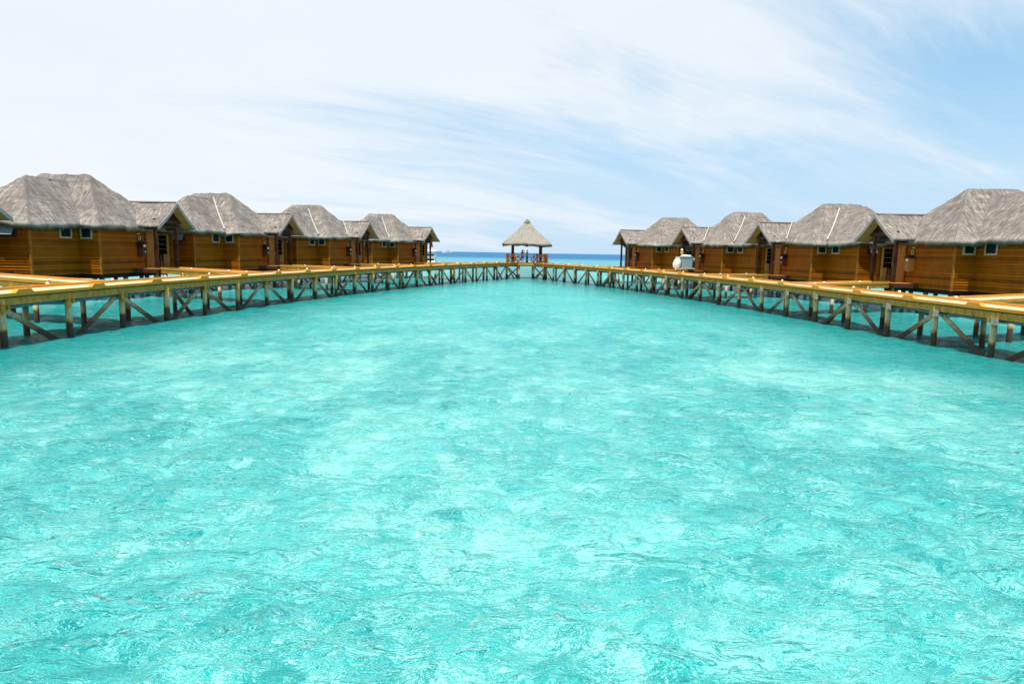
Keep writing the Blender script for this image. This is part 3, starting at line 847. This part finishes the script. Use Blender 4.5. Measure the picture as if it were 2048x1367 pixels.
# ------------------------------------------------------------------ branch walkways from the porches
def branch(side, tip_px, porch, label, zend=ZF):
    path = pathL if side == 'L' else pathR; s = 1 if side == 'L' else -1
    best = None
    for d in np.arange(3, path.L[-1], .1):
        p, t_ = path.at(d); nrm = Vector((-t_.y, t_.x)) * s; q = p + nrm * (WID + .13)
        e = abs(q.x / q.y - (tip_px - 1024) / FPX)
        if best is None or e < best[0]: best = (e, q.copy(), t_.copy(), nrm.copy())
    _, q, t_, nrm = best
    a = q; b = Vector(porch)                         # near edge
    wv = 1.75
    a2 = a + t_ * (wv + .25); b2 = b + t_ * wv
    za, zb = deck_z(a.y) - .004, zend - .01
    root = empty('branch_walkway', (0, 0, 0)); tag(root, label, 'walkway', 'branch walkways to the porches')
    n = int((b - a).length / .143); mb = MB()
    for k in range(n):
        f0, f1 = k / n, (k + .94) / n; zz0 = za + (zb - za) * f0; zz1 = za + (zb - za) * f1
        P = [a.lerp(b, f0), a.lerp(b, f1), a2.lerp(b2, f1), a2.lerp(b2, f0)]; Z_ = [zz0, zz1, zz1, zz0]
        top = [(p.x, p.y, z) for p, z in zip(P, Z_)]; bot = [(x, y, z - .045) for x, y, z in top]
        if s > 0: top = top[::-1]; bot = bot[::-1]
        mb.hexa(bot, top)
    mb.build('deck', 'deck', root)
    for (p, q_, sg) in ((a, b, -1), (a2, b2, 1)):
        o = t_ * sg * .06
        MB().bar((p.x + o.x, p.y + o.y, za + .02), (q_.x + o.x, q_.y + o.y, zb + .02), .10, .15).build('edge_rail', 'kerb', root)
        MB().bar((p.x + o.x, p.y + o.y, za - .20), (q_.x + o.x, q_.y + o.y, zb - .20), .07, .24).build('edge_beam', 'beam', root)
    for f in (.3, .72):
        for p, q_ in ((a, b), (a2, b2)):
            c = p.lerp(q_, f)
            MB().tube([(c.x, c.y, -1.4), (c.x, c.y, za - .1)], .11, 10).build('pile', 'pile', root, smooth=True)
    for f in (.18, .62):
        c = a.lerp(b, f) - t_ * .06; z = za + (zb - za) * f + .095
        MB().lathe([(.06, 0), (.065, .035), (.05, .07), (.025, .09)], 10, (c.x, c.y, z)).build('deck_lamp', 'white', root, smooth=True)
def porch_pt(k, u=3.75, v=1.8):
    sd_, X, Y, a = HOUSES[k][:4]; return world_pt(sd_, X, Y, a, u, v)
BR = [('L', 152, 'L0', 'branch walkway at the left edge, joining the left boardwalk nearest the camera'),
      ('L', 491, 'L1', 'branch walkway to the porch of the largest left bungalow'),
      ('L', 693, 'L2', 'branch walkway to the porch of the second whole bungalow in the left row'),
      ('L', 815, 'L3', 'branch walkway to the porch of the last but one bungalow in the left row'),
      ('L', 929, 'L4', 'branch walkway to the last bungalow of the left row, by the white boat'),
      ('R', 1612, 'R1', 'branch walkway to the porch with the orange wall cabinet'),
      ('R', 1413, 'R2', 'branch walkway to the porch with the pink cloth'),
      ('R', 1298.7, 'R3', 'branch walkway carrying the housekeeping cart'),
      ('R', 1198, 'R4', 'branch walkway to the last bungalow of the right row')]
for s_, px, k, lb in BR: branch(s_, px, porch_pt(k), lb)
branch('R', 1953, (27.2, 31.0), 'branch walkway cut off by the right edge, joining the right boardwalk')

# ------------------------------------------------------------------ gazebo
def gazebo():
    cx, cy = 1.82, 92.6; z0 = deck_z(90) + .03
    g = empty('gazebo', (cx, cy, 0)); tag(g, 'open thatched gazebo with a pyramid roof where the two boardwalks meet', 'gazebo')
    hw = 2.88
    mb = MB(); y = -hw
    while y < hw - .1: mb.box(-hw, hw, y, y + .135, z0 - .04, z0); y += .143
    mb.build('deck', 'deck', g)
    mb = MB(); mb.box(-hw - .08, hw + .08, -hw - .07, -hw - .005, z0 - .30, z0 + .01); mb.box(-hw - .08, hw + .08, hw + .01, hw + .08, z0 - .3, z0 + .01)
    mb.box(-hw - .08, -hw - .005, -hw, hw, z0 - .3, z0 + .008); mb.box(hw + .005, hw + .08, -hw, hw, z0 - .3, z0 + .008); mb.build('edge_beam', 'kerb', g)
    mb = MB(); mb.box(-hw + .1, hw - .1, -hw + .1, hw - .1, z0 - .42, z0 - .06); mb.build('floor_frame', 'darkwood', g)
    for x in (-2.75, -1.05, .95, 2.6):
        for y in (-2.7, 0, 2.7):
            MB().tube([(x, y, -1.4), (x, y, z0 - .1)], .13, 12).build('pile', 'pile', g, smooth=True)
    for x0, x1 in ((-2.7, -1.1), (1.0, 2.55)):
        MB().bar((x0, -2.75, z0 - .5), (x1, -2.75, .05), .06, .18).build('brace', 'brace', g)
        MB().bar((x1, -2.82, z0 - .5), (x0, -2.82, .05), .06, .18).build('brace', 'brace', g)
    # columns
    for x, y, w_ in ((-1.93, -1.6, .36), (1.83, -1.6, .36), (-1.98, 1.6, .36), (2.02, 1.6, .40)):
        MB().box(x - w_ / 2, x + w_ / 2, y - w_ / 2, y + w_ / 2, z0, 4.95).build('column', 'darkwood', g, bevel=.02)
    mb = MB()
    for y in (-1.6, 1.6): mb.box(-2.4, 2.4, y - .08, y + .08, 4.70, 4.9)
    for x in (-1.95, 1.9): mb.box(x - .08, x + .08, -2.4, 2.4, 4.905, 5.05)
    mb.build('ring_beam', 'darkwood', g)
    mb = MB(); mb.box(-.18, .18, -.18, .18, 4.35, 5.4); mb.build('king_post', 'darkwood', g)
    mb = MB(); hip_shell(mb, -3.42, 3.42, -3.42, 3.42, (3.42, 3.42, 3.42, 3.42), 4.78, 8.05, 77, res=.13, thick=.16, curve=.28)
    rf = mb.build('thatched_roof', 'thatch_light', g, smooth=True)
    MB().lathe([(.55, 7.42), (.42, 7.75), (.22, 8.02), (.05, 8.12)], 12).build('roof_cap', 'thatch', rf, smooth=True)
    # railings
    def x_panel(x0, y0, x1, y1):
        mb = MB(); h = 1.12
        for x, y in ((x0, y0), (x1, y1)): mb.box(x - .08, x + .08, y - .08, y + .08, z0, z0 + h + .1)
        d = Vector((x1 - x0, y1 - y0, 0)); d.normalize(); s_ = .09
        a = Vector((x0, y0, 0)) + d * s_; b = Vector((x1, y1, 0)) - d * s_
        mb.bar((a.x, a.y, z0 + h), (b.x, b.y, z0 + h), .10, .09); mb.bar((a.x, a.y, z0 + .12), (b.x, b.y, z0 + .12), .08, .09)
        mb.bar((a.x, a.y, z0 + .17), (b.x, b.y, z0 + h - .05), .06, .09); mb.bar((b.x, b.y, z0 + .17), (a.x, a.y, z0 + h - .05), .061, .09)
        mb.build('railing', 'railwood', g)
    F = -hw + .1
    x_panel(-hw + .1, F, -1.68, F); x_panel(1.62, F, hw - .1, F)
    for y0, y1 in ((F + .18, -.85), (-.7, .75), (.9, hw - .2)):
        x_panel(-hw + .1, y0, -hw + .1, y1); x_panel(hw - .1, y0, hw - .1, y1)
    x_panel(-hw + .28, hw - .1, -1.7, hw - .1); x_panel(1.6, hw - .1, hw - .28, hw - .1)
    mb = MB()
    for z in (.35, .75, 1.12): mb.bar((-1.6, hw - .1, z0 + z), (1.5, hw - .1, z0 + z), .05, .05)
    mb.bar((0, hw - .1, z0), (0, hw - .1, z0 + 1.12), .07, .07)
    mb.build('railing', 'darkwood', g)
    mb = MB()
    for x in (1.15, 1.45): mb.tube([(x, 2.6, z0), (x, 2.6, z0 + 1.25), (x, 2.75, z0 + 1.35), (x, 2.9, z0 + 1.2)], .03, 8)
    for z in (.3, .6, .9): mb.tube([(1.15, 2.6, z0 + z), (1.45, 2.6, z0 + z)], .02, 6)
    mb.build('ladder_rail', 'black', g)
    return cx, cy, z0
GX, GY, GZ = gazebo()

def lifebuoy(x, y, z, label):
    o = empty('lifebuoy', (x, y, z)); tag(o, label, 'lifebuoy', 'lifebuoys on the gazebo railing')
    for k in range(4):
        for m_, a0, a1 in (('red', k * 90 + 52, k * 90 + 128), ('white', k * 90 + 38, k * 90 + 52)):
            ps = [(.31 * math.cos(R(t_)), 0, .31 * math.sin(R(t_))) for t_ in np.linspace(a0, a1, 8)]
            MB().tube(ps, 10 * .0092 if m_ == 'red' else .095, 10).build('ring_segment' if m_ == 'red' else 'reflective_band', m_, o, smooth=True)
    ps = [(.42 * math.cos(R(t_)), 0, .42 * math.sin(R(t_))) for t_ in np.linspace(0, 360, 25)]
    MB().tube(ps, .012, 5).build('grab_rope', 'offwhite', o)
lifebuoy(GX - 1.22, GY - 2.72, GZ + .52, 'red and white lifebuoy left of the couple in the gazebo')
lifebuoy(GX + .88, GY - 2.72, GZ + .52, 'red and white lifebuoy right of the couple in the gazebo')
def buoy_stand(x, label):
    s_ = empty('buoy_stand', (x, GY - 2.64, GZ)); tag(s_, label, 'stand', 'stands of the lifebuoys')
    mb = MB(); mb.box(-.03, .03, -.03, .03, 0, 1.1); mb.box(-.2, .2, -.05, .05, 0, .04); mb.build('post', 'darkwood', s_)
    mb = MB(); mb.tube([(0, -.03, .96), (0, -.10, .96), (0, -.12, .99)], .012, 6); mb.build('hook', 'black', s_)
buoy_stand(GX - 1.22, 'dark post holding the lifebuoy left of the couple')
buoy_stand(GX + .88, 'dark post holding the lifebuoy right of the couple')

# ------------------------------------------------------------------ people
def person(loc, rz, label, verts, edges, radii, parts):
    root = empty('person', loc, rz); tag(root, label, 'person')
    me = bpy.data.meshes.new('body'); me.from_pydata(verts, edges, []); me.update()
    ob = bpy.data.objects.new('body', me); C.objects.link(ob); ob.parent = root
    me.materials.append(MT['skin'])
    sk = ob.modifiers.new('skin', 'SKIN'); sk.use_smooth_shade = True
    lay = me.skin_vertices[0].data
    for i, r_ in enumerate(radii): lay[i].radius = (r_, r_)
    lay[0].use_root = True
    sb = ob.modifiers.new('sub', 'SUBSURF'); sb.levels = 1; sb.render_levels = 1
    for nm, m_, mb in parts: mb.build(nm, m_, root, smooth=True)
    return root

def figure(pose):
    """vertex graph; z up, facing -y; pose gives joint positions"""
    J = pose; V = []; E = []; Rr = []
    def add(p, r_, link=None):
        V.append(tuple(p)); Rr.append(r_)
        if link is not None: E.append((link, len(V) - 1))
        return len(V) - 1
    pel = add((0, 0, .95), .125)
    waist = add((0, 0, 1.12), .11, pel); chest = add((0, 0, 1.32), .125, waist); neck = add((0, 0, 1.47), .05, chest)
    jaw = add((0, -.01, 1.54), .065, neck); head = add((0, -.005, 1.63), .088, jaw); crown = add((0, .005, 1.70), .06, head)
    nose = add((0, -.115, 1.60), .014, head)
    for s_ in (1, -1):
        hip = add((s_ * .09, 0, .88), .095, pel); kn = add(J['knee'][s_], .06, hip); ank = add(J['ankle'][s_], .04, kn)
        k_ = J['ankle'][s_]; add((k_[0], k_[1] - .15, .03), .033, ank)
        sh = add((s_ * .19, 0, 1.40), .055, chest); el_ = add(J['elbow'][s_], .038, sh); wr = add(J['wrist'][s_], .026, el_)
        w3 = Vector(J['wrist'][s_]); dr = (w3 - Vector(J['elbow'][s_])).normalized()
        palm = add(w3 + dr * .07, .03, wr)
        side_ = dr.cross(Vector((1, 0, 0)))
        if side_.length < .2: side_ = dr.cross(Vector((0, 1, 0)))
        side_.normalize()
        for q, ln in zip((-1.5, -.5, .5, 1.5), (.075, .09, .085, .065)):
            f0 = add(w3 + dr * .10 + side_ * q * .02, .009, palm); add(w3 + dr * (.10 + ln) + side_ * q * .024 + Vector((0, -.015, 0)), .007, f0)
        add(w3 + dr * .08 + side_ * .06, .009, palm)
    return V, E, Rr

# woman, hair blown back, hand up at her head, blue shorts
P = dict(knee={1: (.10, -.04, .50), -1: (-.07, .03, .50)}, ankle={1: (.10, .03, .07), -1: (-.08, .09, .07)},
         elbow={1: (.33, .05, 1.18), -1: (-.36, -.06, 1.50)}, wrist={1: (.30, -.14, 1.02), -1: (-.16, -.08, 1.70)})
V_, E_, R_ = figure(P)
def ring_body(prof, n=14, sy=.72):
    mb = MB(); vs = []; fs = []
    for x, y, z, r_ in prof:
        for k in range(n):
            t_ = 2 * math.pi * k / n; vs.append((x + r_ * math.cos(t_), y + r_ * sy * math.sin(t_), z))
    for i in range(len(prof) - 1):
        for k in range(n): fs.append((i * n + k, i * n + (k + 1) % n, (i + 1) * n + (k + 1) % n, (i + 1) * n + k))
    fs += [tuple(range(n))[::-1], tuple((len(prof) - 1) * n + k for k in range(n))]
    mb.add(vs, fs); return mb
hair = ring_body([(0, .02, 1.60, .09), (0, .015, 1.68, .105), (0, .01, 1.75, .07), (0, .01, 1.775, .02)], sy=1.05)
hair.tube([(0, .09, 1.66), (.06, .16, 1.58), (.16, .2, 1.50), (.27, .2, 1.47)], [.07, .085, .07, .02], 8)
shorts = ring_body([(.09, 0, .62, .10), (.09, 0, .80, .115), (0, 0, .93, .165), (0, 0, 1.06, .135)], sy=.8)
shorts.tube([(-.09, 0, .62), (-.09, 0, .82), (-.05, 0, .94)], [.10, .115, .13], 12)
top = ring_body([(0, 0, 1.24, .145), (0, 0, 1.33, .155), (0, 0, 1.38, .14)], sy=.85)
person((GX - .62, GY - 2.35, GZ), R(200), 'woman in blue shorts with windblown dark hair, hand raised, in the gazebo', V_, E_, R_,
       [('hair', 'hair', hair), ('shorts', 'blue', shorts), ('bikini_top', 'hair', top)])
# man, grey shirt and long green trousers, turned to her
P = dict(knee={1: (.10, -.02, .50), -1: (-.10, .0, .50)}, ankle={1: (.11, .03, .07), -1: (-.11, .04, .07)},
         elbow={1: (.27, .03, 1.14), -1: (-.27, .02, 1.14)}, wrist={1: (.20, -.22, 1.08), -1: (-.18, -.24, 1.10)})
V_, E_, R_ = figure(P)
hair = ring_body([(0, .02, 1.62, .088), (0, .015, 1.69, .098), (0, .01, 1.75, .065), (0, .01, 1.77, .02)], sy=1.05)
shirt = ring_body([(0, 0, .90, .175), (0, 0, 1.10, .165), (0, 0, 1.30, .195), (0, 0, 1.42, .20), (0, 0, 1.48, .08)], sy=.78)
for s_ in (1, -1): shirt.tube([(s_ * .15, 0, 1.42), (s_ * .22, .01, 1.32), (s_ * .25, .02, 1.20)], [.075, .072, .068], 10)
tr = ring_body([(0, 0, .80, .17), (0, 0, .97, .165)], sy=.8)
for s_ in (1, -1): tr.tube([(s_ * .08, 0, .90), (s_ * .10, -.01, .50), (s_ * .11, .03, .08)], [.115, .09, .085], 12)
person((GX + .02, GY - 2.30, GZ), R(-62), 'man in a grey shirt and long dark green trousers facing the woman in the gazebo', V_, E_, R_,
       [('hair', 'hair', hair), ('shirt', 'shirt', shirt), ('trousers', 'trousers', tr)])

# ------------------------------------------------------------------ housekeeping cart on the branch walkway
cp = Vector((18.05, 70.2)); cz = 1.97
cart = empty('housekeeping_cart', (cp.x, cp.y, cz), R(8)); tag(cart, 'housekeeping cart with blue grey canvas body on a right row branch walkway', 'cart')
mb = MB(); mb.box(-.95, 1.15, -.38, .38, .16, .22); mb.build('tray', 'offwhite', cart, bevel=.01)
mb = MB(); mb.hexa([(-.25, -.33, .23), (.86, -.33, .23), (.86, .33, .23), (-.25, .33, .23)], [(-.34, -.40, 1.38), (.80, -.40, 1.38), (.80, .40, 1.38), (-.34, .40, 1.38)]); mb.build('canvas_body', 'canvas', cart, bevel=.03)
mb = MB(); mb.box(-.40, .85, -.44, .44, 1.385, 1.45); mb.build('rim', 'canvas', cart, bevel=.01)
for k, (x, y, h) in enumerate(((-.2, -.15, .14), (.1, .1, .2), (.35, -.12, .17), (.6, .1, .15))):
    mb = MB(); mb.box(x - .17, x + .17, y - .2, y + .2, 1.455, 1.455 + h); tw = mb.build('towel_stack', 'white', None, bevel=.04)
    tw.location = (cp.x, cp.y, cz); tw.rotation_euler = (0, 0, R(8)); tag(tw, ['folded white towel stack at the bag end on top of the cart', 'tallest folded white towel stack on top of the cart', 'folded white towel stack right of the tallest one on the cart', 'folded white towel stack at the handle end of the cart'][k], 'towels', 'towels on the cart')
prof = [(.08, 0), (.30, .05), (.44, .25), (.46, .50), (.38, .80), (.26, 1.02), (.24, 1.10), (.30, 1.14), (.29, 1.17)]
mb = MB(); mb.lathe(prof, 20, (0, 0, 0)); mb.v = [(x * .95 - .02 + .16 * z, y * .8, z) for x, y, z in mb.v]
bag = mb.build('laundry_bag', 'white', None, smooth=True); bag.location = (cp.x - .78, cp.y - .05, cz + .225); bag.rotation_euler = (0, 0, R(8)); tag(bag, 'bulging white laundry bag hung on the end of the cart', 'bag')
mb = MB(); mb.tube([(.85, -.3, 1.2), (1.1, -.3, 1.25), (1.1, .3, 1.25), (.85, .3, 1.2)], .025, 8); mb.build('push_handle', 'offwhite', cart)
mb = MB(); mb.box(.88, 1.08, -.26, -.02, .98, 1.22); mb.build('side_pouch', 'canvas', cart, bevel=.02)
for x, y in ((-.7, -.3), (-.7, .3), (.15, -.3), (.5, -.3), (.95, -.3), (.95, .3)):
    mb = MB(); mb.tube([(x, y - .03, .08), (x, y + .03, .08)], .08, 12); mb.bar((x, y, .08), (x, y, .16), .04, .03); mb.build('wheel', 'black', cart)
br = empty('broom', (cp.x - .18, cp.y + .28, cz + 1.45), 0); tag(br, 'yellow headed broom standing upright in the cart', 'broom')
MB().tube([(0, 0, -1.2), (0, 0, .35)], .02, 8).build('handle', 'yellow', br)
MB().hexa([(-.12, -.05, .28), (.12, -.05, .28), (.12, .05, .28), (-.12, .05, .28)], [(-.16, -.06, .52), (.16, -.06, .52), (.16, .06, .52), (-.16, .06, .52)]).build('bristles', 'yellow', br)
MB().lathe([(.05, .53), (.13, .60), (.14, .72), (.06, .82)], 10).build('mop_head', 'offwhite', br, smooth=True)

# ------------------------------------------------------------------ porch chairs and cloths
def chair(key, label):
    sd_, X, Y, a = HOUSES[key][:4]
    x, y = world_pt(sd_, X, Y, a, 7.75, -.55)
    o = empty('porch_chair', (x, y, ZF), (-a if sd_ == 'L' else a)); tag(o, label, 'chair', 'chairs in the porches')
    MB().box(-.25, .25, -.24, .24, .42, .47).build('seat', 'darkwood', o, bevel=.01)
    mb = MB(); mb.box(-.24, .24, .19, .23, .86, .95); 
    for k in range(4): mb.box(-.2 + k * .115, -.145 + k * .115, .195, .225, .48, .86)
    mb.build('backrest', 'darkwood', o)
    for x_, y_ in ((-.21, -.2), (.21, -.2), (-.22, .21), (.22, .21)):
        MB().box(x_ - .022, x_ + .022, y_ - .022, y_ + .022, 0, .42 if y_ < 0 else .95).build('leg', 'darkwood', o)
    return x, y
for k, lb in (('L1', 'dark wooden chair in the porch of the largest left bungalow'), ('L2', 'dark chair with pink cloth in a left row porch'),
              ('R1', 'dark wooden chair in the porch with the orange wall cabinet'), ('R2', 'dark chair with pink cloth in a right row porch')):
    x, y = chair(k, lb)
    if k in ('L2', 'R2'):
        mb = MB(); mb.box(-.14, .14, -.26, -.23, .30, .50); mb.box(-.14, .14, -.26, .06, .475, .50)
        t_ = mb.build('pink_cloth', 'pink', None, bevel=.01); t_.location = (x, y, ZF); tag(t_, 'pink cloth over a chair in a %s row porch' % ('left' if k == 'L2' else 'right'), 'cloth', 'pink cloths')
sd_, X, Y, a = HOUSES['L4'][:4]; x, y = world_pt(sd_, X, Y, a, 7.08, 1.42)
mb = MB(); mb.hexa([(-.02, -.2, 0), (.02, -.2, 0), (.02, .25, .05), (-.02, .25, .05)], [(-.02, -.1, .7), (.02, -.1, .7), (.02, .1, .75), (-.02, .1, .75)])
fl = mb.build('hanging_towel', 'pink', None); fl.location = (x, y, 4.0); fl.rotation_euler = (0, 0, R(60)); tag(fl, 'pink towel hanging by the porch column in front of the white boat', 'towel')

# ------------------------------------------------------------------ boats
def boat():
    o = empty('motor_boat', (-16.2, 126, 0), R(4)); tag(o, 'white double deck motor boat moored behind the last left bungalow', 'boat')
    mb = MB(); st = []
    for y, w_, zt in ((-5, 1.7, 1.25), (-2, 1.85, 1.2), (2, 1.75, 1.3), (5, 1.0, 1.6), (6.6, .08, 1.9)):
        st.append([(-w_ * .75, y, -.5), (w_ * .75, y, -.5), (w_, y, .5), (w_, y, zt), (-w_, y, zt), (-w_, y, .5)])
    vs = [p for s_ in st for p in s_]; fs = [(0, 5, 4, 3, 2, 1)[::-1]]
    for i in range(len(st) - 1):
        for j in range(6): fs.append((i * 6 + j, i * 6 + (j + 1) % 6, i * 6 + 6 + (j + 1) % 6, i * 6 + 6 + j))
    fs.append(tuple((len(st) - 1) * 6 + j for j in range(6))); mb.add(vs, fs); mb.build('hull', 'white', o)
    mb = MB(); mb.box(-1.45, 1.45, -4.2, 3.2, 1.25, 1.75); mb.box(-1.4, 1.4, -4.1, 3.0, 2.15, 2.9)
    for x in (-1.35, 0, 1.35): mb.box(x - .08, x + .08, -4.15, -4.0, 1.75, 2.15)
    mb.build('cabin', 'white', o, bevel=.04)
    mb = MB(); mb.box(-1.3, 1.3, -3.95, 2.8, 1.76, 2.14); mb.box(-1.1, 1.25, -4.13, -4.09, 2.62, 2.88); mb.build('windows', 'glass', o)
    mb = MB()
    for x in (-1.3, 1.3):
        for y in (-3.9, 2.6): mb.box(x - .05, x + .05, y - .05, y + .05, 2.9, 3.3)
    mb.build('canopy_post', 'offwhite', o)
    mb = MB(); mb.box(-1.6, 1.6, -4.5, 3.2, 3.3, 3.75); mb.build('canopy', 'white', o, bevel=.15)
    for x in (-1.3, 0.1, 1.3):
        MB().tube([(x, -5.16, 1.0), (x, -5.16, .3)], [.17, .17], 10).build('fender', 'black', o, smooth=True)
boat()
def yacht():
    o = empty('yacht', (-140, 1420, 0), R(90)); tag(o, 'tiny white yacht on the horizon right of the last left bungalow', 'boat')
    mb = MB(); st = []
    for y, w_, zt in ((-11, 2.6, 2.6), (-3, 3.0, 2.5), (5, 2.4, 3.0), (12.5, .1, 3.8)):
        st.append([(-w_ * .7, y, -.5), (w_ * .7, y, -.5), (w_, y, zt), (-w_, y, zt)])
    vs = [p for s_ in st for p in s_]; fs = [(0, 1, 2, 3)]
    for i in range(3):
        for j in range(4): fs.append((i * 4 + j, i * 4 + (j + 1) % 4, i * 4 + 4 + (j + 1) % 4, i * 4 + 4 + j))
    fs.append((15, 14, 13, 12)); mb.add(vs, fs); mb.build('hull', 'white', o)
    MB().hexa([(-2, -8, 2.6), (2, -8, 2.6), (2, 4, 2.6), (-2, 4, 2.6)], [(-1.8, -7.5, 4.6), (1.8, -7.5, 4.6), (1.8, 1.5, 4.6), (-1.8, 1.5, 4.6)]).build('cabin', 'white', o)
    MB().box(-2.05, 2.05, -6.5, 2.4, 3.4, 4.0).build('windows', 'glass', o)
    MB().bar((0, -5, 4.7), (0, 4, 6.0), .3, .5).build('radar_arch', 'black', o)
yacht()
